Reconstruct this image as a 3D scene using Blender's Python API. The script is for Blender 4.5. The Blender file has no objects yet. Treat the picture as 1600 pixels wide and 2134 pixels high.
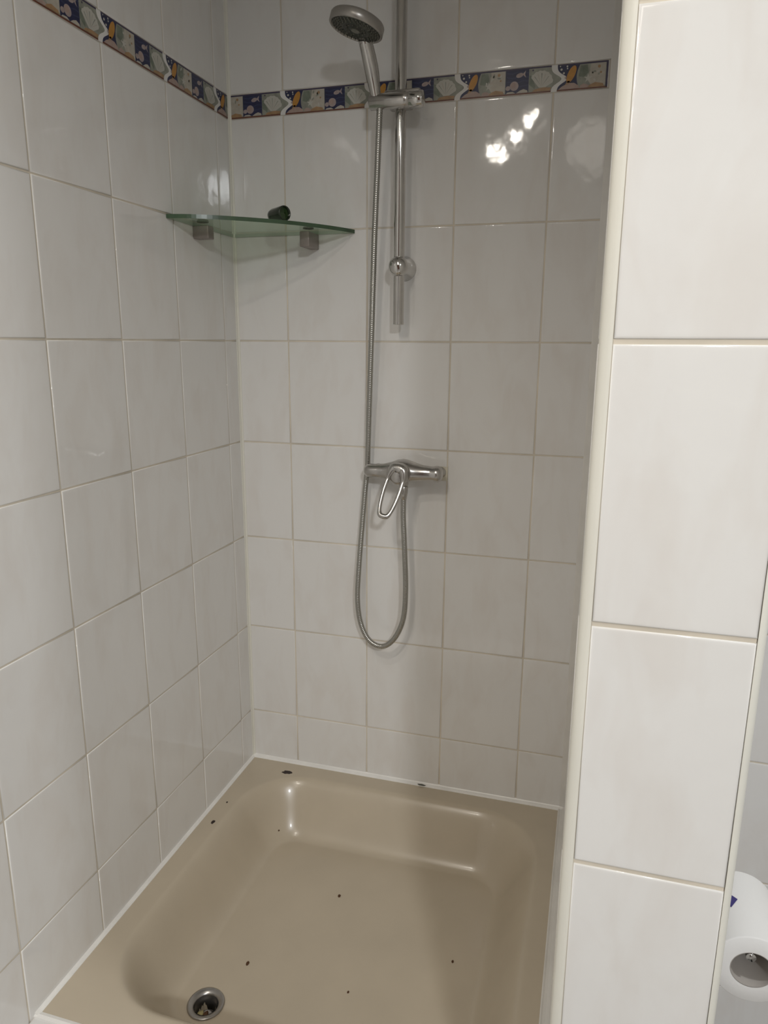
import bpy, bmesh, math, random
from mathutils import Vector, Matrix
random.seed(7)
C = bpy.context.scene.collection
S = bpy.context.scene
# ---------------------------------------------------------------- scale
U = 0.25                    # one tile row pitch in metres; all builders below work in tile rows
ZT, ZR = -5.573, 0.15       # tray rim in rows, tray rim in metres above the floor
def W(p):
    return Vector((p[0]*U, p[1]*U, (p[2]-ZT)*U + ZR))
# ---------------------------------------------------------------- camera
cam_d = bpy.data.cameras.new('camera'); cam = bpy.data.objects.new('camera', cam_d); C.objects.link(cam)
cam_d.sensor_fit = 'HORIZONTAL'; cam_d.sensor_width = 36.0; cam_d.lens = 36.0*1507.85/1600
cam_d.clip_start = 0.02
yaw, pitch, roll = -0.2809, -0.2300, 0.0063
f0 = Vector((math.sin(yaw), math.cos(yaw), 0)); r0 = Vector((math.cos(yaw), -math.sin(yaw), 0)); u0 = Vector((0, 0, 1))
fw = f0*math.cos(pitch) + u0*math.sin(pitch); up = u0*math.cos(pitch) - f0*math.sin(pitch)
rt = r0*math.cos(roll) + up*math.sin(roll); up = up*math.cos(roll) - r0*math.sin(roll)
M = Matrix((rt, up, -fw)).transposed().to_4x4(); M.translation = W((3.4428, -6.6688, -1.0082))
cam.matrix_world = M
S.camera = cam
# ---------------------------------------------------------------- world, lights, exposure
S.view_settings.view_transform = 'Standard'; S.view_settings.look = 'None'
S.view_settings.gamma = 1.0; S.view_settings.use_curve_mapping = False
S.view_settings.exposure = 0.0
wd = bpy.data.worlds.new('world'); S.world = wd; wd.use_nodes = True
wd.node_tree.nodes['Background'].inputs[0].default_value = (1, 0.95, 0.88, 1)
wd.node_tree.nodes['Background'].inputs[1].default_value = 0.0
def lamp(name, p, power, radius, size, blend, aim=None, col=(1.0, 0.955, 0.89)):
    l = bpy.data.lights.new(name, 'SPOT'); l.energy = power; l.shadow_soft_size = radius
    l.spot_size = math.radians(size); l.spot_blend = blend; l.color = col
    o = bpy.data.objects.new(name, l); C.objects.link(o); o.location = W(p)
    if aim is not None:
        o.rotation_euler = (W(aim)-W(p)).to_track_quat('-Z', 'Y').to_euler()
    return o
LK = 1.0
WARM, COOL = (1.0, 0.93, 0.83), (0.955, 0.98, 1.0)
lamp('ceiling_or_fill_spot', (1.70, -8.0, 2.72), 14*LK, 0.020, 130, 1.0, (2.0, -5.8, -3.4), WARM)
lamp('ceiling_or_fill_spot', (1.985, -8.0, 3.00), 8*LK, 0.020, 130, 1.0, (2.1, -5.8, -3.4), WARM)
lamp('ceiling_or_fill_spot', (1.38, -8.0, 2.50), 8*LK, 0.020, 130, 1.0, (1.4, -5.8, -3.4), WARM)
lamp('ceiling_or_fill_spot', (1.55, -6.5, 3.25), 12*LK, 0.025, 122, 1.0, (1.5, -4.4, -3.4), WARM)
lamp('ceiling_or_fill_spot', (3.0, -10.6, 3.0), 6*LK, 0.130, 130, 1.0, (2.6, -7.8, -3.4), WARM)
lamp('ceiling_or_fill_spot', (7.1, -13.0, 3.1), 122*LK, 0.095, 114, 1.0, (3.6, -9.2, -3.2), COOL)
lamp('ceiling_or_fill_spot', (6.6, -5.2, 3.35), 36*LK, 0.050, 140, 1.0, (5.6, -4.4, -3.4), COOL)  # added fill lamp, no known fixture; brightens the toilet roll and its corner
# ---------------------------------------------------------------- materials
def new_mat(name):
    m = bpy.data.materials.new(name); m.use_nodes = True
    nt = m.node_tree; b = nt.nodes['Principled BSDF']
    return m, nt, b
def mat(name, col, rough=0.5, metal=0.0, spec=None, noise=0.0, nscale=20.0, bump=0.0, bscale=60.0, bdist=0.001, coat=0.0):
    m, nt, b = new_mat(name)
    b.inputs['Base Color'].default_value = (*col, 1); b.inputs['Roughness'].default_value = rough
    b.inputs['Metallic'].default_value = metal
    if spec is not None: b.inputs['Specular IOR Level'].default_value = spec
    if coat: b.inputs['Coat Weight'].default_value = coat; b.inputs['Coat Roughness'].default_value = 0.08
    tc = nt.nodes.new('ShaderNodeTexCoord')
    if noise:
        n = nt.nodes.new('ShaderNodeTexNoise'); n.inputs['Scale'].default_value = nscale; n.inputs['Detail'].default_value = 4
        nt.links.new(tc.outputs['Object'], n.inputs['Vector'])
        r = nt.nodes.new('ShaderNodeValToRGB')
        r.color_ramp.elements[0].position = 0.3; r.color_ramp.elements[1].position = 0.7
        r.color_ramp.elements[0].color = (*[c*(1-noise) for c in col], 1); r.color_ramp.elements[1].color = (*[min(1, c*(1+noise*0.6)) for c in col], 1)
        nt.links.new(n.outputs['Fac'], r.inputs['Fac']); nt.links.new(r.outputs['Color'], b.inputs['Base Color'])
    if bump:
        n = nt.nodes.new('ShaderNodeTexNoise'); n.inputs['Scale'].default_value = bscale; n.inputs['Detail'].default_value = 2
        nt.links.new(tc.outputs['Object'], n.inputs['Vector'])
        bp = nt.nodes.new('ShaderNodeBump'); bp.inputs['Strength'].default_value = bump; bp.inputs['Distance'].default_value = bdist
        nt.links.new(n.outputs['Fac'], bp.inputs['Height']); nt.links.new(bp.outputs['Normal'], b.inputs['Normal'])
    return m
def tile_material():
    m, nt, b = new_mat('marbled_white_tile')
    N, L = nt.nodes.new, nt.links.new
    tc = N('ShaderNodeTexCoord'); at = N('ShaderNodeAttribute'); at.attribute_name = 'tile_id'
    off = N('ShaderNodeVectorMath'); off.operation = 'SCALE'; off.inputs[0].default_value = (3.1, 1.7, 2.3)
    L(at.outputs['Fac'], off.inputs['Scale'])
    add = N('ShaderNodeVectorMath'); add.operation = 'ADD'; L(tc.outputs['Object'], add.inputs[0]); L(off.outputs[0], add.inputs[1])
    rot = N('ShaderNodeMapping'); rot.inputs['Rotation'].default_value = (math.radians(28), math.radians(-33), math.radians(10)); rot.inputs['Scale'].default_value = (7, 7, 2.6)
    L(add.outputs[0], rot.inputs['Vector'])
    n = N('ShaderNodeTexNoise'); n.inputs['Scale'].default_value = 2.6; n.inputs['Detail'].default_value = 3; n.inputs['Roughness'].default_value = 0.55; n.inputs['Distortion'].default_value = 0.5
    L(rot.outputs[0], n.inputs['Vector'])
    r = N('ShaderNodeValToRGB'); e = r.color_ramp.elements
    e[0].position = 0.30; e[0].color = (0.765, 0.742, 0.712, 1)
    e[1].position = 0.55; e[1].color = (0.80, 0.79, 0.77, 1)
    L(n.outputs['Fac'], r.inputs['Fac']); L(r.outputs['Color'], b.inputs['Base Color'])
    b.inputs['Roughness'].default_value = 0.06
    n2 = N('ShaderNodeTexNoise'); n2.inputs['Scale'].default_value = 15; n2.inputs['Detail'].default_value = 2.5
    L(add.outputs[0], n2.inputs['Vector'])
    bp = N('ShaderNodeBump'); bp.inputs['Strength'].default_value = 0.28; bp.inputs['Distance'].default_value = 0.0022
    L(n2.outputs['Fac'], bp.inputs['Height']); L(bp.outputs['Normal'], b.inputs['Normal'])
    return m
M_tile = tile_material()
M_grout = mat('aged_cream_grout', (0.72, 0.655, 0.55), 0.85, noise=0.16, nscale=9)
M_trim = mat('cream_plastic_trim', (0.80, 0.785, 0.71), 0.42, noise=0.04, nscale=6)
M_sil = mat('white_silicone', (0.88, 0.865, 0.83), 0.35, noise=0.08, nscale=14)
M_silg = mat('greyed_silicone', (0.76, 0.74, 0.70), 0.4, noise=0.06, nscale=14)
M_tray = mat('beige_enamel', (0.55, 0.475, 0.365), 0.27, noise=0.05, nscale=7, bump=0.12, bscale=11, bdist=0.002, coat=0.15)
M_chrome = mat('chrome', (0.63, 0.62, 0.60), 0.10, 1.0, noise=0.06, nscale=30)
M_chrome_dull = mat('limescaled_chrome', (0.53, 0.515, 0.495), 0.22, 1.0, noise=0.12, nscale=60, bump=0.05, bscale=180)
M_hose = mat('spiral_metal_hose', (0.44, 0.435, 0.405), 0.26, 1.0)
M_greyplast = mat('matt_grey_chrome_rim', (0.42, 0.40, 0.375), 0.30, 0.75, noise=0.05)
M_face = mat('dark_spray_face', (0.045, 0.05, 0.04), 0.35)
M_nozzle = mat('grey_rubber_nozzle', (0.20, 0.20, 0.17), 0.45)
M_nickel = mat('brushed_nickel', (0.33, 0.29, 0.27), 0.42, 0.55, noise=0.08, nscale=40)
M_edge = mat('green_glass_edge', (0.065, 0.115, 0.065), 0.22, noise=0.3, nscale=15)
M_edgepale = mat('pale_green_glass_edge', (0.36, 0.42, 0.33), 0.3)
M_pad = mat('clear_green_pad', (0.12, 0.17, 0.12), 0.2)
M_dkgreen = mat('dark_green_plastic', (0.012, 0.022, 0.010), 0.18, coat=0.4)
M_green2 = mat('green_plastic_inside', (0.025, 0.055, 0.016), 0.15, coat=0.5)
M_paper = mat('white_tissue', (0.90, 0.89, 0.87), 0.95, bump=0.25, bscale=260, bdist=0.0006)
M_core = mat('grey_cardboard', (0.50, 0.46, 0.42), 0.9, noise=0.06)
M_mark = mat('blue_ink', (0.055, 0.045, 0.20), 0.7)
M_chip = mat('black_rust_chip', (0.030, 0.016, 0.013), 0.55, noise=0.5, nscale=300)
M_crumb = mat('brown_crumb', (0.085, 0.035, 0.012), 0.7)
M_debris = mat('yellowish_debris', (0.42, 0.36, 0.17), 0.6, noise=0.2, nscale=200)
M_well = mat('dark_drain_well', (0.05, 0.045, 0.035), 0.35, 0.3)
M_steel = mat('dull_steel_drain', (0.40, 0.385, 0.37), 0.3, 0.9, noise=0.1, nscale=60)
M_floor = mat('grey_floor_tile', (0.33, 0.31, 0.29), 0.35, noise=0.1, nscale=8)
M_door = mat('reddish_brown_door', (0.16, 0.065, 0.035), 0.45, noise=0.2, nscale=5)
M_white = mat('white_paint', (0.80, 0.78, 0.74), 0.7)
M_patch = mat('yellowed_silicone', (0.62, 0.585, 0.48), 0.5, noise=0.12, nscale=40)
M_mould = mat('black_mould', (0.10, 0.10, 0.08), 0.8)
def glass_pane_material():
    m = bpy.data.materials.new('clear_green_glass'); m.use_nodes = True; nt = m.node_tree; nt.nodes.clear()
    N, L = nt.nodes.new, nt.links.new
    out = N('ShaderNodeOutputMaterial'); mx = N('ShaderNodeMixShader'); tr = N('ShaderNodeBsdfTransparent'); gl = N('ShaderNodeBsdfGlossy')
    tr.inputs[0].default_value = (0.77, 0.84, 0.765, 1); gl.inputs[0].default_value = (1, 1, 1, 1); gl.inputs['Roughness'].default_value = 0.04
    lw = N('ShaderNodeLayerWeight'); lw.inputs['Blend'].default_value = 0.5
    pw = N('ShaderNodeMath'); pw.operation = 'POWER'; pw.inputs[1].default_value = 4.0
    mm = N('ShaderNodeMath'); mm.operation = 'MULTIPLY_ADD'; mm.inputs[1].default_value = 0.42; mm.inputs[2].default_value = 0.04
    L(lw.outputs['Facing'], pw.inputs[0]); L(pw.outputs[0], mm.inputs[0])
    L(mm.outputs[0], mx.inputs[0]); L(tr.outputs[0], mx.inputs[1]); L(gl.outputs[0], mx.inputs[2]); L(mx.outputs[0], out.inputs[0])
    return m
M_glass = glass_pane_material()
# border tile inks (names describe the printed colour)
I_navy = mat('navy_glaze', (0.018, 0.022, 0.075), 0.32, noise=0.25, nscale=60)
I_wave = mat('blue_wave_glaze', (0.035, 0.045, 0.115), 0.32)
I_orange = mat('orange_glaze', (0.52, 0.25, 0.045), 0.32, noise=0.12, nscale=90)
I_pink = mat('pink_sand_glaze', (0.42, 0.31, 0.27), 0.32, noise=0.12, nscale=80)
I_green = mat('grey_green_glaze', (0.30, 0.31, 0.26), 0.32, noise=0.25, nscale=70)
I_dgreen = mat('sea_green_glaze', (0.18, 0.21, 0.165), 0.32, noise=0.25, nscale=70)
I_cream = mat('cream_glaze', (0.50, 0.465, 0.40), 0.32, noise=0.12, nscale=90)
I_white = mat('pale_glaze', (0.54, 0.53, 0.48), 0.32)
I_sand = mat('ochre_sand_glaze', (0.40, 0.25, 0.13), 0.32, noise=0.2, nscale=80)
I_shell = mat('pinkish_shell_glaze', (0.42, 0.34, 0.33), 0.32, noise=0.2, nscale=120)
I_rust = mat('rust_line_glaze', (0.16, 0.055, 0.028), 0.32)
I_dark = mat('dark_line_glaze', (0.05, 0.04, 0.085), 0.32)
INKS = [M_tile, M_grout, I_navy, I_wave, I_orange, I_pink, I_green, I_dgreen, I_cream, I_white, I_sand, I_shell, I_rust, I_dark]
INK = {k: i for i, k in enumerate('tile grout navy wave orange pink green dgreen cream white sand shell rust dark'.split())}
# ---------------------------------------------------------------- mesh builder (coordinates in tile rows)
class MB:
    def __init__(s): s.v = []; s.f = []; s.m = []; s.sm = []; s.t = []
    def add(s, vs, fs, mi=0, smooth=False, tid=0.0):
        o = len(s.v); s.v += [Vector(v) for v in vs]
        for f in fs: s.f.append([o+i for i in f]); s.m.append(mi); s.sm.append(smooth); s.t.append(tid)
    def box(s, a, b, mi=0, bev=0.0):
        x0, y0, z0 = [min(p, q) for p, q in zip(a, b)]; x1, y1, z1 = [max(p, q) for p, q in zip(a, b)]
        if not bev:
            vs = [(x0,y0,z0),(x1,y0,z0),(x1,y1,z0),(x0,y1,z0),(x0,y0,z1),(x1,y0,z1),(x1,y1,z1),(x0,y1,z1)]
            s.add(vs, [(0,3,2,1),(4,5,6,7),(0,1,5,4),(1,2,6,5),(2,3,7,6),(3,0,4,7)], mi); return
        bm = bmesh.new(); bmesh.ops.create_cube(bm, size=1)
        for v in bm.verts: v.co = Vector(((x0+x1)/2+v.co.x*(x1-x0), (y0+y1)/2+v.co.y*(y1-y0), (z0+z1)/2+v.co.z*(z1-z0)))
        bmesh.ops.bevel(bm, geom=bm.edges[:], offset=bev, segments=3, affect='EDGES', profile=0.5)
        bm.verts.index_update()
        s.add([v.co.copy() for v in bm.verts], [[v.index for v in f.verts] for f in bm.faces], mi, True); bm.free()
    def loft(s, rings, mi=0, smooth=True, cap=True, closed=False):
        n = len(rings[0]); o = len(s.v)
        for r in rings: s.v += [Vector(p) for p in r]
        fs = []
        K = len(rings)
        for k in range(K if closed else K-1):
            a = o+k*n; b = o+((k+1) % K)*n
            for i in range(n): j = (i+1) % n; fs.append([a+i, a+j, b+j, b+i])
        for f in fs: s.f.append(f); s.m.append(mi); s.sm.append(smooth); s.t.append(0.0)
        if cap and not closed:
            s.f.append([o+i for i in range(n)][::-1]); s.m.append(mi); s.sm.append(smooth); s.t.append(0.0)
            s.f.append([o+(K-1)*n+i for i in range(n)]); s.m.append(mi); s.sm.append(smooth); s.t.append(0.0)
    def tube(s, pts, rad, n=16, mi=0, closed=False, cap=True, squash=None):
        pts = [Vector(p) for p in pts]; rings = []; K = len(pts)
        if not hasattr(rad, '__len__'): rad = [rad]*K
        prev = None
        for k in range(K):
            if closed: t = (pts[(k+1) % K]-pts[k-1]).normalized()
            else: t = (pts[min(K-1, k+1)]-pts[max(0, k-1)]).normalized()
            if prev is None:
                a = Vector((0, 0, 1)) if abs(t.z) < 0.9 else Vector((1, 0, 0)); nrm = (a-t*a.dot(t)).normalized()
            else: nrm = (prev-t*prev.dot(t)).normalized()
            prev = nrm; b = t.cross(nrm)
            sq = squash if squash else (1, 1)
            rings.append([pts[k]+(nrm*math.cos(2*math.pi*i/n)*sq[0]+b*math.sin(2*math.pi*i/n)*sq[1])*rad[k] for i in range(n)])
        s.loft(rings, mi, True, cap, closed)
    def lathe(s, origin, axis, prof, n=40, mi=0, cap=True):
        # prof: list of (distance along axis, radius)
        origin = Vector(origin); ax = Vector(axis).normalized()
        a = Vector((0, 0, 1)) if abs(ax.z) < 0.9 else Vector((1, 0, 0)); e1 = (a-ax*a.dot(ax)).normalized(); e2 = ax.cross(e1)
        s.loft([[origin+ax*h+(e1*math.cos(2*math.pi*i/n)+e2*math.sin(2*math.pi*i/n))*max(r, 1e-5) for i in range(n)] for h, r in prof], mi, True, cap)
def obj(name, mb, mats, parent=None, bevel_norm=False, remdup=False):
    if not isinstance(mats, list): mats = [mats]
    base = parent.matrix_world.translation.copy() if parent is not None else Vector((0, 0, 0))
    if parent is not None:
        base = Vector((0, 0, 0)); p = parent
        while p is not None: base += p.location; p = p.parent
    me = bpy.data.meshes.new(name); me.from_pydata([W(v)-base for v in mb.v], [], mb.f); me.update()
    for m in mats: me.materials.append(m)
    me.polygons.foreach_set('material_index', mb.m); me.polygons.foreach_set('use_smooth', mb.sm)
    if any(mb.t):
        at = me.attributes.new('tile_id', 'FLOAT', 'FACE'); at.data.foreach_set('value', mb.t)
    bm = bmesh.new(); bm.from_mesh(me)
    if remdup: bmesh.ops.remove_doubles(bm, verts=bm.verts, dist=1e-5)
    big = [f for f in bm.faces if len(f.verts) > 4]
    if big: bmesh.ops.triangulate(bm, faces=big)
    if not any(mb.t): bmesh.ops.recalc_face_normals(bm, faces=bm.faces)
    bm.to_mesh(me); bm.free()
    o = bpy.data.objects.new(name, me); C.objects.link(o)
    if parent is not None: o.parent = parent
    return o
def thing(name, label, cat, base, group=None):
    o = bpy.data.objects.new(name, None); C.objects.link(o); o.location = W(base); o.empty_display_size = 0.05
    o['label'] = label; o['category'] = cat
    if group: o['group'] = group
    return o
def tag(o, label, cat, group=None):
    o['label'] = label; o['category'] = cat
    if group: o['group'] = group
    return o
def struct(o): o['kind'] = 'structure'; return o
# ---------------------------------------------------------------- tiled walls
G = 0.0066    # half grout gap
DEP = 0.006   # how far the tile face stands proud of the grout
def tiles(mb, org, ud, vd, nd, us, vs, h0=0.0, mi=0, skip=None, tilt=0.0010):
    """us, vs: lists of (start, end) of tiles in rows; org + u*ud + v*vd is the finished tile face."""
    org, ud, vd, nd = map(Vector, (org, ud, vd, nd))
    rings = [(0.0, -DEP-0.002), (0.0, -0.0045), (0.0022, -0.0014), (0.0055, -0.0003), (0.010, 0.0), (0.020, 0.0)]
    for (a, b) in us:
        for (c, d) in vs:
            if skip and skip(a, b, c, d): continue
            if b-a < 0.03 or d-c < 0.03: continue
            tid = random.uniform(1, 60); tu = random.gauss(0, 1)*tilt; tv = random.gauss(0, 1)*tilt; du = (a+b)/2; dv = (c+d)/2
            V = []
            for ins, h in rings:
                for (u, v) in ((a+ins, c+ins), (b-ins, c+ins), (b-ins, d-ins), (a+ins, d-ins)):
                    V.append(org+ud*u+vd*v+nd*(h+h0+(tu*(u-du)+tv*(v-dv))*1.0))
            F = []
            for k in range(len(rings)-1):
                for i in range(4):
                    j = (i+1) % 4; F.append((k*4+i, k*4+j, (k+1)*4+j, (k+1)*4+i))
            k = len(rings)-1; F.append((k*4, k*4+1, k*4+2, k*4+3))
            if ud.cross(vd).dot(nd) < 0: F = [f[::-1] for f in F]
            mb.add(V, F, mi, True, tid)
def spans(cuts):   # cuts = grout centre lines, first and last are bare edges
    out = []
    for i in range(len(cuts)-1):
        a = cuts[i] + (G if i > 0 else 0.0); b = cuts[i+1] - (G if i < len(cuts)-2 else 0.0)
        out.append((a, b))
    return out
PW = 0.7991; X0 = 0.5411; Y0 = 0.2515; ZB0, ZB1 = 0.9948, 1.1962
CEIL = 3.6; FLR = ZT-0.87; XS = 3.437; XE = 4.067; DE = 4.0847; XR = 8.8; YF = 13.6
vx = [X0+PW*i for i in range(4)]
rows_low = [ZT-0.0]+[-5+i for i in range(6)]+[ZB0]
rows_up = [ZB1, ZB1+1, ZB1+2, CEIL]
# back wall of the shower
mb = MB()
mb.box((-0.3, DEP, FLR), (XE, 0.6, CEIL), 1)
ub = spans([0.006]+vx+[3.385])
vb = spans(rows_low)[:-1]+[(0+G, ZB0-0.004)]; vb2 = [(ZB1+0.004, ZB1+1-G)]+spans([ZB1+1, ZB1+2, CEIL])[0:]
tiles(mb, (0, 0, 0), (1, 0, 0), (0, 0, 1), (0, -1, 0), ub, vb+vb2)
tiles(mb, (0, 0, 0), (1, 0, 0), (0, 0, 1), (0, -1, 0), [(3.375, XS)], [(ZB0+.004, ZB1-.004)])
struct(obj('wall_back', mb, [M_tile, M_grout]))
# left wall
mb = MB()
mb.box((-0.6, 0.6, FLR), (-DEP, -YF, CEIL), 1)
ly = [-YF]+[-(Y0+PW*k) for k in range(16, -1, -1)]+[-0.004]
ul = spans(ly)
vl = [(FLR, -6-G)]+spans([-6]+[-5+i for i in range(6)]+[ZB0])[0:-1]+[(G, ZB0-0.004)]
vl[1] = (-6+G, -5-G)
tiles(mb, (0, 0, 0), (0, 1, 0), (0, 0, 1), (1, 0, 0), ul, vl+vb2)
struct(obj('wall_left', mb, [M_tile, M_grout]))
# partition between the shower and the toilet corner
mb = MB()
mb.box((XS+DEP, 0, FLR), (XE-DEP, -DE+0.047, CEIL), 1)
mb.box((XS+0.047, -DE+0.047, FLR), (XE-0.034, -DE+DEP, CEIL), 1)
sy = [-DE+0.045]+[-(Y0+PW*k) for k in range(4, -1, -1)]+[-0.004]
tiles(mb, (XS, 0, 0), (0, 1, 0), (0, 0, 1), (-1, 0, 0), spans(sy), [(ZT, -5-G)]+vl[2:]+[(ZB0+.004, ZB1-.004)]+vb2)
tiles(mb, (XE, 0, 0), (0, 1, 0), (0, 0, 1), (1, 0, 0), spans(sy), vl+[(ZB0+.004, ZB1-.004)]+vb2)
GP = G
pr = [FLR, -6, -5, -4, -3, -2, -1, 0, 1, 2, 3, CEIL]
tiles(mb, (0, -DE, 0), (1, 0, 0), (0, 0, 1), (0, -1, 0), [(3.4865, 4.034)], [(a+0.009, b-0.009) for a, b in zip(pr[:-1], pr[1:])])
struct(obj('wall_partition', mb, [M_tile, M_grout]))
# quarter round corner trims on the partition end
def corner_trim(name, xo, sgn, w):
    mb = MB(); pts = []
    r = w
    for k in range(9):
        a = math.pi/2*k/8
        pts.append((xo+sgn*(r-r*math.cos(a)), -DE+r-r*math.sin(a) - 0.004*0))
    pts += [(xo+sgn*(r+0.001), -DE+0.012), (xo+sgn*r, -DE+r), (xo+sgn*0.012, -DE+r)]
    pts = pts[:9]; n = len(pts)
    mb.add([(x, y, z) for z in (FLR, CEIL) for x, y in pts], [(k, k+1, n+k+1, n+k) for k in range(n-1)], 0, True, 1.0)
    bk = [pts[-1], (xo+sgn*r, -DE+r), pts[0]]
    mb.add([(x, y, z) for z in (FLR, CEIL) for x, y in bk], [(0, 1, 4, 3), (1, 2, 5, 4)], 0, False, 1.0)
    o = struct(obj(name, mb, M_trim)); return o
corner_trim('trim_1', 3.440, 1, 0.044)
corner_trim('trim_2', XE, -1, 0.031)
# toilet corner: boxed-in wall behind it, right wall, wall behind the camera
mb = MB(); YB = -1.33
mb.box((XE, YB+DEP, FLR), (XR, 0.6, CEIL), 1)
tiles(mb, (0, YB, 0), (1, 0, 0), (0, 0, 1), (0, -1, 0), spans([XE]+[5.08-0.53+PW*0+PW*i for i in range(0, 6)]+[XR]), vl+[(ZB0+.004, ZB1-.004)]+vb2)
struct(obj('wall_alcove', mb, [M_tile, M_grout]))
mb = MB(); mb.box((XR+DEP, 0.6, FLR), (XR+0.6, -YF, CEIL), 1)
tiles(mb, (XR, 0, 0), (0, 1, 0), (0, 0, 1), (-1, 0, 0), spans([-YF]+[-(Y0+PW*k) for k in range(16, 1, -1)]+[YB]), vl+[(ZB0+.004, ZB1-.004)]+vb2)
struct(obj('wall_right', mb, [M_tile, M_grout]))
mb = MB(); mb.box((-0.6, -YF, FLR), (XR+0.6, -YF-0.6, CEIL), 0); struct(obj('wall_front', mb, M_white))
mb = MB(); mb.box((1.2, -YF+0.02, FLR), (4.6, -YF-0.05, 2.2), 0)
struct(obj('door_1', mb, M_door))
mb = MB(); mb.box((-0.6, 0.6, CEIL), (XR+0.6, -YF-0.6, CEIL+0.5), 0); struct(obj('ceiling', mb, M_white))
mb = MB(); mb.box((-0.6, 0.6, FLR-0.4), (XR+0.6, -YF-0.6, FLR), 0); struct(obj('floor', mb, M_floor))
# tiled kerb in front of the tray
mb = MB()
mb.box((0, -3.40, FLR), (XS, -4.06, ZT-DEP-0.004), 1)
tiles(mb, (0, 0, ZT-0.004), (1, 0, 0), (0, 1, 0), (0, 0, 1), spans([0.004, 0.54, 1.34, 2.14, 2.94, XS-.004]), [(-4.075, -3.395)])
tiles(mb, (0, -4.075, 0), (1, 0, 0), (0, 0, 1), (0, -1, 0), spans([0.004, 0.54, 1.34, 2.14, 2.94, XS-.004]), [(FLR, ZT-0.02)])
struct(obj('trim_3', mb, [M_tile, M_grout]))
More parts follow.
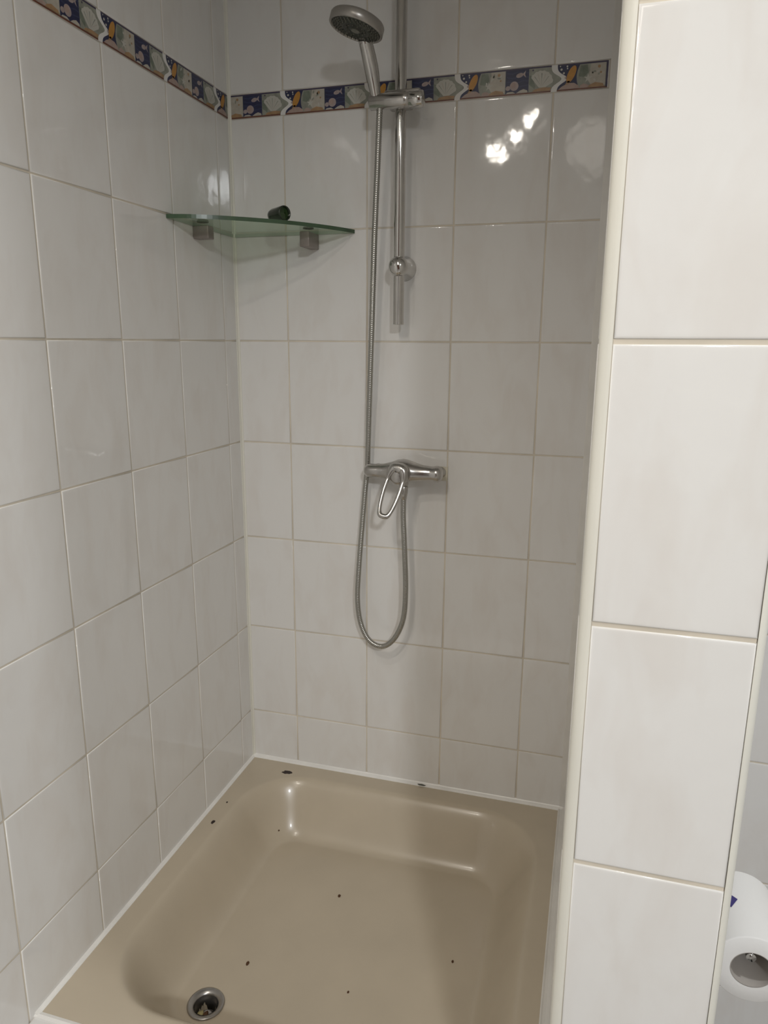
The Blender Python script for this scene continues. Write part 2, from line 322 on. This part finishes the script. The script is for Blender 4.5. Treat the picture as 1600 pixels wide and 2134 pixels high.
# ---------------------------------------------------------------- decorated border strips
BH = ZB1-ZB0
def jc(t):   # sideways swing of the wavy joint, t = 0..1 up the strip
    return 0.082*math.exp(-((t-0.46)/0.20)**2)
def border(name, P, s0, s1, joints, end_line=False):
    """P(s, t, h) -> point; s runs to the right in view, t 0..1 up; h proud of the face."""
    mb = MB(); HH = 0.0008
    def poly(pts, ink, lay):
        # clip to [s0, s1]
        out = []
        pts = list(pts)
        def clip(pts, lim, keep):
            res = []
            for i in range(len(pts)):
                a, b = pts[i], pts[(i+1) % len(pts)]
                ia, ib = keep(a[0], lim), keep(b[0], lim)
                if ia: res.append(a)
                if ia != ib:
                    k = (lim-a[0])/(b[0]-a[0]); res.append((lim, a[1]+(b[1]-a[1])*k))
            return res
        pts = clip(pts, s0+0.004, lambda x, l: x >= l)
        if len(pts) > 2: pts = clip(pts, s1-0.004, lambda x, l: x <= l)
        if len(pts) < 3: return
        mb.add([P(s, t, HH*lay) for s, t in pts], [list(range(len(pts)))], INK[ink], False, 1.0)
    def ell(cs, ct, rs, rt_, ang, ink, lay, n=18):
        ca, sa = math.cos(ang), math.sin(ang); pts = []
        for i in range(n):
            a = 2*math.pi*i/n; x = rs*math.cos(a); y = rt_*math.sin(a)
            pts.append((cs+x*ca-y*sa, ct+(x*sa+y*ca)/BH))
        poly(pts, ink, lay)
    T = [i/14 for i in range(15)]
    lo, hi = 0.055, 0.935
    for j in joints:
        L0, R1 = j+0.024, j+PW-0.024
        b1, b2, b3 = j+0.205, j+0.405, j+0.595
        cl = lambda t, k: k+jc(t)
        # whole printed body in order of pictures
        navy_r = lambda t: b1 - 0.028*math.sin(math.pi*t)
        tt = [lo+(hi-lo)*k for k in T]
        poly([(cl(t, L0), t) for t in tt]+[(navy_r(t), t) for t in tt[::-1]], 'navy', 1)
        poly([(navy_r(t), t) for t in tt]+[(b2, t) for t in tt[::-1]], 'green', 1)
        poly([(b2, t) for t in (lo, hi)]+[(b3, t) for t in (hi, lo)], 'navy', 1)
        poly([(b3, t) for t in tt]+[(cl(t, R1), t) for t in tt[::-1]], 'green', 1)
        # upper and lower printed lines
        for (a, b, ink) in ((0.935, 0.995, 'dark'), (0.0, 0.055, 'rust')):
            poly([(cl(a, L0), a), (cl(a, R1), a), (cl(b, R1), b), (cl(b, L0), b)], ink, 1)
        # picture 1: orange fish, bubbles, pink sand
        poly([(L0+0.012, .06), (b1-0.004, .06), (b1-0.010, .16), (b1-0.045, .27), (b1-0.09, .28), (L0+0.04, .17)], 'pink', 2)
        ell(j+0.135, .60, .068, .029, math.radians(66), 'orange', 3)
        poly([(j+.108, .36), (j+.085, .20), (j+.118, .25), (j+.128, .36)], 'sand', 3)
        for (a, b, r) in ((.055, .80, .009), (.075, .66, .008), (.045, .92, .005), (.102, .82, .006), (.092, .48, .010), (.10, .90, .007)): ell(j+a, b, r, r, 0, 'shell' if b < .5 else 'white', 3, 10)
        # picture 2: coral, starfish
        poly([(b1+.000, .90), (b1+.055, .90), (b1+.065, .62), (b1+.03, .45), (b1-.012, .50)], 'dgreen', 2)
        poly([(b1+.08, .93), (b2-.004, .93), (b2-.004, .10), (b1+.09, .12), (b1+.055, .36), (b1+.07, .55)], 'cream', 2)
        for k in range(7):
            a = random.uniform(0, 1); ell(b1+.03+.13*a, random.uniform(.3, .85), random.uniform(.008, .018), .007, random.uniform(0, 3), 'white' if k % 2 else 'green', 3, 9)
        ell(b1+.145, .80, .012, .012, 0, 'sand', 4, 8); ell(b1+.16, .58, .008, .008, 0, 'sand', 4, 8)
        star = []
        for k in range(10):
            a = math.pi*k/5+.3; r = .036 if k % 2 == 0 else .013; star.append((b1+.062+r*math.cos(a), .40+r*math.sin(a)/BH))
        poly(star, 'white', 4)
        poly([(b1+.06, .06), (b2-.01, .06), (b2-.02, .17), (b1+.12, .23), (b1+.08, .16)], 'sand', 3)
        poly([(b1+.0, .06), (b1+.06, .06), (b1+.075, .14), (b1+.03, .22), (b1+.005, .16)], 'pink', 3)
        # picture 3: small fish, round shell, pebbles, waves
        for k in range(4):
            tz = .30+.17*k
            poly([(b2+.01+.045*i, tz+.035*math.sin(i*2.1+k)) for i in range(5)]+[(b2+.01+.045*i, tz+.04+.035*math.sin(i*2.1+k)) for i in range(4, -1, -1)], 'wave', 2)
        ell(b2+.115, .73, .030, .017, .25, 'shell', 3); poly([(b2+.137, .76), (b2+.165, .90), (b2+.158, .75), (b2+.168, .62)], 'shell', 3)
        ell(b2+.072, .34, .036, .036, 0, 'shell', 3); ell(b2+.066, .36, .022, .022, 0, 'pink', 4); ell(b2+.022, .27, .020, .018, .3, 'shell', 3)
        poly([(b2+.09, .06), (b2+.185, .06), (b2+.18, .14), (b2+.15, .20), (b2+.12, .15)], 'cream', 3)
        poly([(b2+.005, .06), (b2+.085, .06), (b2+.06, .13), (b2+.02, .12)], 'cream', 3)
        # picture 4: scallop fan
        poly([(b3+.003, .70), (b3+.02, .66), (b3+.055, .30), (b3+.05, .16), (b3+.003, .34)], 'dgreen', 2)
        fan = [(b3+.085, .20)]
        for k in range(15):
            a = math.radians(150-150*k/14); r = .098*(1+.06*(k % 2)); fan.append((b3+.10+r*math.cos(a)*.95, .36+r*math.sin(a)/BH*.95))
        fan.append((b3+.135, .20)); poly([(min(s, j+PW-.03+jc(t)), t) for s, t in fan], 'white', 3)
        for k in range(6):
            a = math.radians(135-24*k); r = .085
            p0 = (b3+.105, .24); p1 = (b3+.10+r*math.cos(a)*.9, .36+r*math.sin(a)/BH*.9); p1 = (min(p1[0], j+PW-.04+jc(p1[1])), p1[1])
            poly([p0, (p1[0]-.004, p1[1]), (p1[0]+.004, p1[1])], 'cream' if k % 2 else 'green', 4)
        ell(b3+.032, .87, .007, .007, 0, 'dark', 4, 8)
        poly([(b3+.03, .06), (j+PW-.03, .06), (j+PW-.028+.5*jc(.2), .17), (b3+.12, .20), (b3+.05, .15)], 'sand', 4)
    if end_line:
        poly([(s1-.018, .03), (s1-.005, .03), (s1-.005, .98), (s1-.018, .98)], 'dark', 5)
    # plain tile bodies under the print
    return mb
def Pb(s, t, h): return Vector((s, -h, ZB0+0.002+t*(BH-0.004)))
mbb = border('x', Pb, 0.004, 3.362, [X0+PW*k for k in range(-1, 4)], True)
t0 = MB(); tiles(t0, (0, 0, 0), (1, 0, 0), (0, 0, 1), (0, -1, 0), [(0.004, 3.368)], [(ZB0, ZB1)], tilt=0)
def merge(a, b):
    o = len(a.v); a.v += b.v; a.f += [[i+o for i in f] for f in b.f]; a.m += b.m; a.sm += b.sm; a.t += b.t; return a
struct(obj('trim_4', merge(t0, mbb), INKS))
def Pl(s, t, h): return Vector((h, s, ZB0+0.002+t*(BH-0.004)))
mbl = border('x', Pl, -6.2, -0.004, [-(Y0+PW*k) for k in range(-0, 8)], False)
t0 = MB(); tiles(t0, (0, 0, 0), (0, 1, 0), (0, 0, 1), (1, 0, 0), [(-YF, -0.004)], [(ZB0, ZB1)], tilt=0)
struct(obj('trim_5', merge(t0, mbl), INKS))
# ---------------------------------------------------------------- silicone beads
def bead(name, path, off, material):
    """prism of cross-section points swept between two path ends"""
    mb = MB(); rings = []
    for p, cs in zip(path, off): rings.append([Vector(p)+Vector(c) for c in cs])
    mb.loft(rings, 0, False); return struct(obj(name, mb, material))
w = 0.036
cs_b = [(0, 0.004, -0.02), (0, -w, -0.02), (0, -w, 0.004), (0, -w*.6, 0.014), (0, -w*.22, w*.6), (0, 0.003, w*.95)]
bead('trim_6', [(-0.004, 0, ZT), (XS, 0, ZT)], [cs_b, cs_b], M_sil)
w = 0.030
cs_l = [(-0.004, 0, -0.02), (w, 0, -0.02), (w, 0, 0.004), (w*.6, 0, 0.014), (w*.22, 0, w*.5), (-0.003, 0, w*.8)]
bead('trim_7', [(0, -3.40, ZT), (0, 0, ZT)], [cs_l, cs_l], M_sil)
cs_f = [(0, 0.018, -0.02), (0, -0.03, -0.02), (0, -0.03, 0.003), (0, -0.006, 0.010), (0, 0.018, 0.003)]
bead('trim_8', [(0, -3.385, ZT), (XS, -3.385, ZT)], [cs_f, cs_f], M_sil)
cs_r = [(3.365-XS, 0, -0.02), (3.365-XS, 0, 0.008), (3.374-XS, 0, 0.015), (3.385-XS, 0, 0.010), (3.405-XS, 0, 0.012), (0.004, 0, 0.045), (0.004, 0, -0.02)]
bead('trim_9', [(XS, -4.03, ZT), (XS, 0, ZT)], [cs_r, cs_r], M_silg)
cs_t = [(3.375-XS, .004, 0), (3.375-XS, -.001, 0), (3.382-XS, -.003, 0), (-.006, -.007, 0), (.001, -.020, 0), (.004, -.02, 0), (.004, .004, 0)]
bead('trim_10', [(XS, 0, ZT), (XS, 0, CEIL)], [cs_t, cs_t], M_silg)
cs_c = [(-.004, .004, 0), (.028, .004, 0), (.026, -.004, 0), (.010, -.008, 0), (.004, -.024, 0), (-.004, -.026, 0)]
bead('trim_11', [(0, 0, ZT), (0, 0, CEIL)], [cs_c, cs_c], M_trim)
# ---------------------------------------------------------------- shower tray
tray = thing('shower_tray', 'beige enamelled shower tray with chipped rim, sunk between the tiled walls', 'shower tray', (1.70, -1.7, ZT-0.55))
TX0, TX1, TY0, TY1 = 0.012, 3.40, -3.37, -0.012
BX0, BX1, BY0, BY1 = 0.205, 3.225, -3.17, -0.225
DR = (0.835, -2.585); TD = 0.50
def sm(t): t = max(0.0, min(1.0, t)); return t*t*(3-2*t)
def tray_z(x, y):
    rad = 0.62
    cx_ = (BX0+BX1)/2; cy_ = (BY0+BY1)/2; hx = (BX1-BX0)/2-rad; hy = (BY1-BY0)/2-rad
    dx = abs(x-cx_)-hx; dy = abs(y-cy_)-hy
    d = math.hypot(max(dx, 0), max(dy, 0))+min(max(dx, dy), 0)-rad      # negative inside
    ins = -d
    if ins < 0: z = 0.0
    else:
        k = ins/0.40
        # soft shoulder, sloping side and wide fillet
        z = -TD*(1-(1-sm(k)))*(1.0) if k < 1 else -TD
        z = -TD*sm(k)**0.85 if k < 1 else -TD
    lip = 0.012*math.exp(-((ins+0.03)/0.03)**2)      # slightly raised bead round the basin
    fall = -0.03*sm(min(1, max(0, ins-0.4)/1.2))*(1 if ins > 0.4 else 0)
    dd = math.hypot(x-DR[0], y-DR[1])
    z += lip*0 + fall
    if dd < 0.145: z -= 0.012*sm((0.145-dd)/0.02)
    if dd < 0.088: z -= 0.30*sm((0.088-dd)/0.02)
    return ZT+z
mb = MB(); NX, NY = 200, 200; V = []; F = []
for j in range(NY+1):
    for i in range(NX+1):
        x = TX0+(TX1-TX0)*i/NX; y = TY0+(TY1-TY0)*j/NY; V.append((x, y, tray_z(x, y)))
for j in range(NY):
    for i in range(NX):
        a = j*(NX+1)+i; F.append((a, a+1, a+NX+2, a+NX+1))
mb.add(V, F, 0, True)
def skirt(p, q):
    mb.add([(p[0], p[1], ZT), (q[0], q[1], ZT), (q[0], q[1], ZT-0.12), (p[0], p[1], ZT-0.12)], [(0, 1, 2, 3)], 0)
cr = [(TX0, TY0), (TX1, TY0), (TX1, TY1), (TX0, TY1)]
for a, b in zip(cr, cr[1:]+cr[:1]): skirt(a, b)
obj('basin', mb, M_tray, tray)
# drain
zf = tray_z(DR[0]+0.25, DR[1]); dz = (DR[0], DR[1], zf)
mb = MB()
mb.lathe(dz, (0, 0, 1), [(-0.02, 0.143), (0.008, 0.146), (0.016, 0.140), (0.016, 0.128), (0.004, 0.102), (-0.006, 0.094), (-0.03, 0.088), (-0.14, 0.084), (-0.14, 0.080), (-0.03, 0.083), (-0.006, 0.089)], 48, cap=False)
dr = obj('drain', mb, M_steel, tray); dr['label'] = 'dull steel drain ring in the tray floor'
mb = MB(); mb.lathe(dz, (0, 0, 1), [(-0.135, 0.0), (-0.135, 0.083), (-0.04, 0.0835), (-0.04, 0.0838)], 40, cap=False)
obj('drain_well', mb, M_well, dr)
mb = MB(); mb.lathe((DR[0]+.016, DR[1]-.016, zf), (0, 0, 1), [(-0.13, 0.048), (-0.085, 0.048), (-0.07, 0.040), (-0.066, 0.030), (-0.075, 0.0)], 28, cap=False)
obj('strainer_cap', mb, M_steel, dr)
def blob(mb, c, r, n=9, flat=0.5, seed=1, mi=0):
    rnd = random.Random(seed); rings = []
    for k in range(5):
        ph = math.pi*(k+.5)/5
        rings.append([(c[0]+r[0]*math.sin(ph)*math.cos(2*math.pi*i/n)*rnd.uniform(.7, 1.2), c[1]+r[1]*math.sin(ph)*math.sin(2*math.pi*i/n)*rnd.uniform(.7, 1.2), c[2]+r[2]*math.cos(ph)) for i in range(n)])
    mb.loft(rings, mi, False)
mb = MB(); blob(mb, (DR[0]-.028, DR[1]-.040, zf-.062), (.026, .040, .016), seed=3); blob(mb, (DR[0]-.005, DR[1]-.062, zf-.060), (.016, .02, .012), seed=4)
obj('trapped_debris', mb, M_debris, dr)
mb = MB(); blob(mb, (DR[0]+.012, DR[1]-.036, zf-.056), (.022, .034, .012), seed=8)
obj('trapped_debris', mb, M_crumb, dr)
def patch(mb, c, r, seed, h=0.0015, ang=0.0, n=14):
    rnd = random.Random(seed); ca, sa = math.cos(ang), math.sin(ang); top = []; bot = []
    for i in range(n):
        a = 2*math.pi*i/n; k = rnd.uniform(.7, 1.15); x = r[0]*k*math.cos(a); y = r[1]*k*math.sin(a)
        X, Y = c[0]+x*ca-y*sa, c[1]+x*sa+y*ca; z = tray_z(X, Y)
        top.append((X, Y, z+h)); bot.append((X, Y, z-0.002))
    mb.loft([bot, top], 0, False)
for (c, r, sd, lb) in (((0.500, -0.207), (.060, .030), 5, 'large black rust chip in the back rim'), ((0.145, -1.185), (.017, .032), 6, 'oval black chip in the left rim'), ((0.126, -0.867), (.009, .014), 9, 'tiny black chip in the left rim')):
    mb = MB(); patch(mb, c, r, sd); o = obj('chip', mb, M_chip, tray); o['label'] = lb
cr_specs = [((582, 1758), (0.575, -0.620), (.009, .012), 'tiny dark crumb on the tray slope near the back left corner'),
            ((707, 1865), (1.450, -1.197), (.014, .020), 'small brown crumb in the middle of the beige tray floor'),
            ((516, 2007), (0.973, -2.140), (.014, .024), 'reddish brown crumb nearest the drain in the tray'),
            ((943, 2004), (2.616, -1.637), (.010, .016), 'brown crumb on the right half of the tray floor'),
            ((725, 2065), (1.865, -2.154), (.009, .012), 'faint tan crumb on the tray floor nearest the front middle')]
for k, (_, (x, y), r, lb) in enumerate(cr_specs):
    mb = MB(); z = tray_z(x, y); blob(mb, (x, y, z+.003), (r[0], r[1], .006), seed=20+k)
    tag(obj('dirt_crumb', mb, M_crumb), lb, 'crumb', 'crumbs of dirt lying in the shower tray')
# ---------------------------------------------------------------- glass corner shelf
shelf = thing('corner_shelf', 'green-edged quarter-round glass corner shelf on two square metal brackets', 'shelf', (0, 0, -0.03))
SR, SZ0, SZ1 = 1.20, -0.038, -0.006
def catmull(P, m=24):
    P = [Vector(p) for p in P]; P = [P[0]*2-P[1]]+P+[P[-1]*2-P[-2]]; out = []
    for i in range(1, len(P)-2):
        for k in range(m):
            t = k/m; p0, p1, p2, p3 = P[i-1:i+3]
            out.append(0.5*((2*p1)+(-p0+p2)*t+(2*p0-5*p1+4*p2-p3)*t*t+(-p0+3*p1-3*p2+p3)*t**3))
    out.append(P[-2]); return out
arc = [(p.x, p.y) for p in catmull([(0.006, -1.165, 0), (0.199, -1.105, 0), (0.42, -0.975, 0), (0.648, -0.800, 0), (0.855, -0.605, 0), (1.03, -0.375, 0), (1.15, -0.17, 0), (1.225, -0.006, 0)], 6)]
out = [(0.006, -0.006)]+arc
mb = MB(); K = len(out)
mb.add([(x, y, SZ1) for x, y in out], [list(range(K))[::-1]], 0)
mb.add([(x, y, SZ0) for x, y in out], [list(range(K))], 0)
for i in range(K):
    j = (i+1) % K; a, b = out[i], out[j]
    mb.add([(a[0], a[1], SZ0), (b[0], b[1], SZ0), (b[0], b[1], SZ1), (a[0], a[1], SZ1)], [(0, 1, 2, 3)], 1 if 0 < i < K-1 else 2, True)
pane = obj('glass_pane', mb, [M_glass, M_edge, M_edgepale], shelf)
mb = MB(); mb.box((0.002, -0.755, -0.143), (0.150, -0.655, -0.0385), 0, 0.006)
b1 = obj('bracket', mb, M_nickel, shelf)
mb = MB(); mb.lathe((0.075, -0.705, -0.006), (0, 0, 1), [(0, 0.050), (0.014, 0.050), (0.020, 0.044), (0.022, 0.0)], 24); obj('clamp_pad', mb, M_pad, b1)
mb = MB(); mb.box((0.784, -0.002, -0.170), (0.874, -0.250, -0.0385), 0, 0.006)
b2 = obj('bracket', mb, M_nickel, shelf)
mb = MB(); mb.lathe((0.830, -0.15, -0.006), (0, 0, 1), [(0, 0.050), (0.010, 0.050), (0.014, 0.044), (0.016, 0.0)], 24); obj('clamp_pad', mb, M_pad, b2)
# dark green cap lying on the shelf
cap = thing('bottle_cap', 'dark green plastic cap lying on its side on the glass shelf', 'cap', (0.72, -0.56, -0.006))
ax = Vector((0.86, -0.50, 0)).normalized(); cc = Vector((0.80, -0.61, -0.006+0.062))
mb = MB(); mb.lathe(cc, ax, [(-0.20, 0.0), (-0.20, 0.030), (-0.185, 0.046), (-0.15, 0.055), (-0.05, 0.060), (0.0, 0.062), (0.006, 0.060), (0.006, 0.053), (-0.02, 0.050)], 36, cap=False)
obj('cap_shell', mb, M_dkgreen, cap)
mb = MB(); mb.lathe(cc, ax, [(-0.02, 0.0505), (-0.022, 0.03), (-0.014, 0.012), (-0.012, 0.0)], 36, cap=False)
obj('inner_disc', mb, M_green2, cap)
# ---------------------------------------------------------------- riser rail with slider
rail = thing('riser_rail', 'vertical chrome shower rail with round wall mount and slider', 'shower rail', (1.70, -0.2, -0.852))
RX = 1.699; RR = 0.049
mb = MB(); mb.lathe((RX, -0.2, 0), (0, 0, 1), [(-0.852, RR-.004), (-0.848, RR), (2.35, RR), (2.354, RR-.004)], 32)
obj('rail_tube', mb, M_chrome, rail)
for zc, nm in ((-0.357, 'low'), (2.15, 'top')):
    mb = MB(); mb.lathe((RX, 0.0, zc), (0, -1, 0), [(0.0, 0.108), (0.012, 0.108), (0.022, 0.102), (0.05, 0.094), (0.12, 0.090), (0.215, 0.088), (0.235, 0.087), (0.258, 0.078), (0.278, 0.060), (0.290, 0.034), (0.294, 0.0)], 40)
    obj('wall_mount', mb, M_chrome, rail)
mb = MB()
mb.lathe((1.468, -0.330, 0.934), (1, 0, 0), [(0, 0.0), (0, 0.050), (0.010, 0.061), (0.30, 0.063), (0.335, 0.063), (0.338, 0.058), (0.345, 0.058)], 36)
mb.box((1.60, -0.32, 0.90), (1.80, -0.14, 1.000), 0, 0.02)
mb.box((1.57, -0.27, 0.975), (1.885, -0.14, 1.040), 0, 0.02)
sl = obj('slider', mb, M_chrome_dull, rail); sl['label'] = 'dull chrome sliding handset holder'
mb = MB(); mb.lathe((1.808, -0.330, 0.930), (1, 0, 0), [(0, 0.058), (0.004, 0.064), (0.112, 0.064), (0.122, 0.058), (0.125, 0.0)], 36)
obj('clamp_knob', mb, M_chrome, sl)
# ---------------------------------------------------------------- hand shower
hs = thing('hand_shower', 'chrome hand shower with round dark spray face, clipped in the rail slider', 'shower head', (1.528, -0.338, 0.945))
A = Vector((1.528, -0.338, 0.945)); B = Vector((1.482, -0.520, 1.350)); mb = MB()
K = 14; pts = []; rad = []
for k in range(K+1):
    t = k/K; p = A.lerp(B, t)+Vector((0, -0.035*math.sin(math.pi*t)*-1, 0)); pts.append(p); rad.append(0.040+0.014*sm(t*1.6)+0.006*math.sin(math.pi*t))
mb.tube(pts, rad, 24)
obj('handle', mb, M_chrome, hs)
hn = Vector((-0.26, -0.09, -1.0)).normalized(); hc = Vector((1.468, -0.700, 1.338)); HR = 0.213
mb = MB(); mb.lathe(hc, hn, [(-0.105, 0.0), (-0.104, 0.05), (-0.098, 0.12), (-0.088, 0.180), (-0.076, 0.204), (-0.062, HR), (-0.006, HR), (0.0, HR-0.006), (0.0, HR-0.016), (-0.012, HR-0.02)], 56, cap=False)
mb.tube([B+Vector((0.002, 0.02, -0.03)), B+Vector((0, -0.03, 0.05)), hc-hn*0.085], [0.052, 0.058, 0.06], 20)
hd = obj('head_shell', mb, M_greyplast, hs)
mb = MB(); mb.lathe(hc, hn, [(-0.012, HR-0.019), (-0.006, HR-0.03), (-0.004, 0.115), (0.002, 0.108), (0.004, 0.098), (-0.004, 0.092), (-0.006, 0.055), (0.004, 0.050), (0.006, 0.0)], 56, cap=False)
fc = obj('spray_face', mb, M_face, hs)
a_ = Vector((1, 0, 0)); e1 = (a_-hn*a_.dot(hn)).normalized(); e2 = hn.cross(e1)
mb = MB()
for rr, nn in ((0.182, 36), (0.162, 30), (0.142, 26), (0.124, 20), (0.074, 12)):
    for i in range(nn):
        a = 2*math.pi*(i+.5*(nn % 4 == 2))/nn; c0 = hc+(e1*math.cos(a)+e2*math.sin(a))*rr
        mb.lathe(c0, hn, [(-0.008, 0.0045), (0.007, 0.0035), (0.008, 0.0)], 6)
obj('nozzle_ring', mb, M_nozzle, fc)
mb = MB(); mb.lathe(hc, hn, [(0.003, 0.034), (0.010, 0.034), (0.012, 0.026), (0.009, 0.020), (0.009, 0.0)], 30)
obj('face_button', mb, M_nozzle, fc)
# ---------------------------------------------------------------- hose
hp = [(1.556, -0.335, 0.885), (1.551, -0.33, 0.80), (1.531, -0.3, 0.511), (1.488, -0.25, -0.134), (1.448, -0.2, -0.95), (1.400, -0.135, -1.833), (1.381, -0.105, -2.184), (1.367, -0.105, -2.302), (1.337, -0.13, -2.728), (1.315, -0.17, -3.16), (1.309, -0.2, -3.5), (1.347, -0.21, -3.746), (1.441, -0.22, -3.91), (1.579, -0.23, -3.95), (1.704, -0.24, -3.844), (1.792, -0.25, -3.628), (1.815, -0.26, -3.327), (1.803, -0.27, -2.941), (1.786, -0.27, -2.615), (1.785, -0.27, -2.40)]
cv = catmull(hp)
acc = [0.0]
for a, b in zip(cv, cv[1:]): acc.append(acc[-1]+(b-a).length)
def at_len(s):
    lo_, hi_ = 0, len(acc)-1
    while hi_-lo_ > 1:
        m_ = (lo_+hi_)//2
        if acc[m_] <= s: lo_ = m_
        else: hi_ = m_
    return cv[lo_].lerp(cv[hi_], (s-acc[lo_])/max(1e-9, acc[hi_]-acc[lo_]))
Ltot = acc[-1]; pitch_ = 0.017; nr = int(Ltot/pitch_)*3; pts = []; rad = []
for k in range(nr+1):
    pts.append(at_len(Ltot*k/nr)); rad.append(0.0268 if k % 3 else 0.0232)
hose = thing('shower_hose', 'spiral metal shower hose looping from the mixer up to the hand shower', 'shower hose', (1.579, -0.23, -3.98))
mb = MB(); mb.tube(pts, rad, 14); obj('hose_spiral', mb, M_hose, hose)
mb = MB(); mb.lathe((1.785, -0.27, -2.30), (0, 0, -1), [(0, 0.034), (0.01, 0.040), (0.075, 0.040), (0.085, 0.036), (0.13, 0.031), (0.135, 0.026)], 24); obj('hose_nut', mb, M_chrome_dull, hose)
# ---------------------------------------------------------------- mixer tap
mx = thing('shower_mixer', 'chrome wall-mounted shower mixer with a loop lever', 'mixer tap', (1.76, 0, -2.18))
prof = [(1.392, .012), (1.397, .034), (1.412, .050), (1.440, .060), (1.50, .061), (1.58, .066), (1.66, .082), (1.72, .100), (1.77, .106), (1.82, .100), (1.88, .084), (1.96, .070), (2.03, .064), (2.055, .064), (2.075, .069), (2.105, .070), (2.13, .058), (2.142, .036), (2.146, .012)]
mb = MB(); rings = []
for x, r in prof:
    r *= 1.10
    zc = -2.183 + 0.012*math.exp(-((x-1.77)/.12)**2); yc = -0.235
    rings.append([(x, yc+r*math.cos(2*math.pi*i/28), zc+r*math.sin(2*math.pi*i/28)*(0.98)) for i in range(28)])
mb.loft(rings, 0, True)
obj('mixer_body', mb, M_chrome_dull, mx)
for xx in (1.46, 2.075):
    mb = MB(); mb.lathe((xx, 0.002, -2.205), (0, -1, 0), [(0, 0.055), (0.02, 0.053), (0.03, 0.040), (0.18, 0.040)], 28)
    obj('wall_union', mb, M_chrome_dull, mx)
cn = Vector((-0.06, -1.0, 0.10)).normalized(); cb = Vector((1.765, -0.30, -2.185))
mb = MB(); mb.lathe(cb, cn, [(-0.02, 0.100), (0.03, 0.102), (0.035, 0.094), (0.045, 0.094), (0.05, 0.102), (0.085, 0.102), (0.11, 0.092), (0.125, 0.070), (0.130, 0.0)], 40)
cart = obj('cartridge_cap', mb, M_chrome_dull, mx)
# loop lever: closed ring drawn in its own plane, hanging down and out from the cap
lo_ = cb+cn*0.105; ld = Vector((-0.19, -0.36, -0.80)).normalized(); ls = Vector((1, 0, -0.16)); ls = (ls-ld*ls.dot(ld)).normalized(); ln = ld.cross(ls)
loop = []; rl = []
LL = 0.46; lo_ = lo_ - ld*0.055
for k in range(56):
    a = 2*math.pi*k/56; c_, s_ = math.cos(a), math.sin(a)
    along = LL*0.5*(1-c_)                       # 0 at the cap, LL at the tip
    q_ = along/LL
    wd_ = (0.082*(1-q_)+0.066*q_)
    sx = math.copysign(abs(s_)**0.52, s_)*wd_
    loop.append(lo_+ld*along+ls*sx); rl.append(0.0185+0.036*max(0, 1-q_/0.24)+0.006*max(0, (q_-0.9)/0.1)+0.006*max(0, sx/wd_ if wd_ else 0)*(1-q_))
mb = MB(); mb.tube(loop, rl, 14, closed=True)
obj('lever', mb, M_chrome_dull, mx)
mb = MB(); mb.lathe((1.785, -0.262, -2.24), (0, 0, -1), [(0, 0.045), (0.05, 0.042), (0.065, 0.036), (0.075, 0.034)], 24); obj('hose_outlet', mb, M_chrome_dull, mx)
mb = MB(); mb.box((2.03, 0.002, -2.285), (2.146, -0.006, -2.150), 0, 0.003)
tag(obj('silicone_patch', mb, M_patch), 'yellowed square of sealant on the tiles behind the right end of the mixer', 'sealant')
mb2 = MB(); blob(mb2, (1.955, -0.030, ZT+.016), (.045, .010, .008), seed=31)
tag(obj('mould_spot', mb2, M_mould), 'dark mould spot on the back silicone joint above the tray', 'mould')
# ---------------------------------------------------------------- toilet roll on its holder
xc, zc, yf, R = 4.411, -4.115, -3.20, 0.194; hr = 0.100; RL = 0.50
roll_ = thing('toilet_roll', 'white toilet paper roll with a blue printed mark, right of the tiled partition', 'toilet paper', (xc, yf+RL/2, zc-R))
mb = MB(); mb.lathe((xc, yf, zc), (0, 1, 0), [(0.0, hr+.004), (0.0, R-.006), (0.004, R-.001), (0.010, R), (RL-.01, R), (RL-.004, R-.001), (RL, R-.006), (RL, hr+.004)], 72, cap=False)
obj('paper', mb, M_paper, roll_)
mb = MB(); mb.lathe((xc, yf+.001, zc), (0, 1, 0), [(0.0, hr), (0.0, hr+.005), (RL-.002, hr+.005), (RL-.002, hr)], 56, cap=False)
mb.lathe((xc, yf+.001, zc), (0, 1, 0), [(0.0, hr), (RL-.002, hr)], 56, cap=False)
obj('cardboard_core', mb, M_core, roll_)
mb = MB(); V = []; ac = math.radians(-25); yc = -2.935
for (da, dy) in ((12, 0), (0, .055), (-12, 0), (0, -.055)):
    a = ac+math.radians(da); V.append((xc+(R+.0022)*math.sin(a), yc+dy, zc+(R+.0022)*math.cos(a)))
V.append((xc+(R+.0035)*math.sin(ac), yc, zc+(R+.0035)*math.cos(ac)))
mb.add(V, [(0, 1, 4), (1, 2, 4), (2, 3, 4), (3, 0, 4)])
obj('printed_mark', mb, M_mark, roll_)['label'] = 'dark blue printed diamond'
hold = thing('toilet_roll_holder', 'chrome toilet roll holder pin seen inside the paper roll', 'toilet roll holder', (XE, -2.60, zc+.078))
mb = MB(); mb.lathe((XE, -2.58, zc+.06), (1, 0, 0), [(0, 0.10), (0.02, 0.10), (0.035, 0.09), (0.04, 0.0)], 32); obj('wall_plate', mb, M_chrome, hold)
zp = zc+hr-0.027
P_ = [(XE+.03, -2.58, zc+.06), (XE+.15, -2.58, zc+.06), (xc-.09, -2.585, zc+.062), (xc-.035, -2.62, zc+.066), (xc-.012, -2.72, zp), (xc-.012, -2.78, zp), (xc-.012, -3.17, zp), (xc-.012, -3.178, zp)]
mb = MB(); mb.tube(catmull(P_, 8), 0.024, 18); obj('holder_arm', mb, M_chrome, hold)
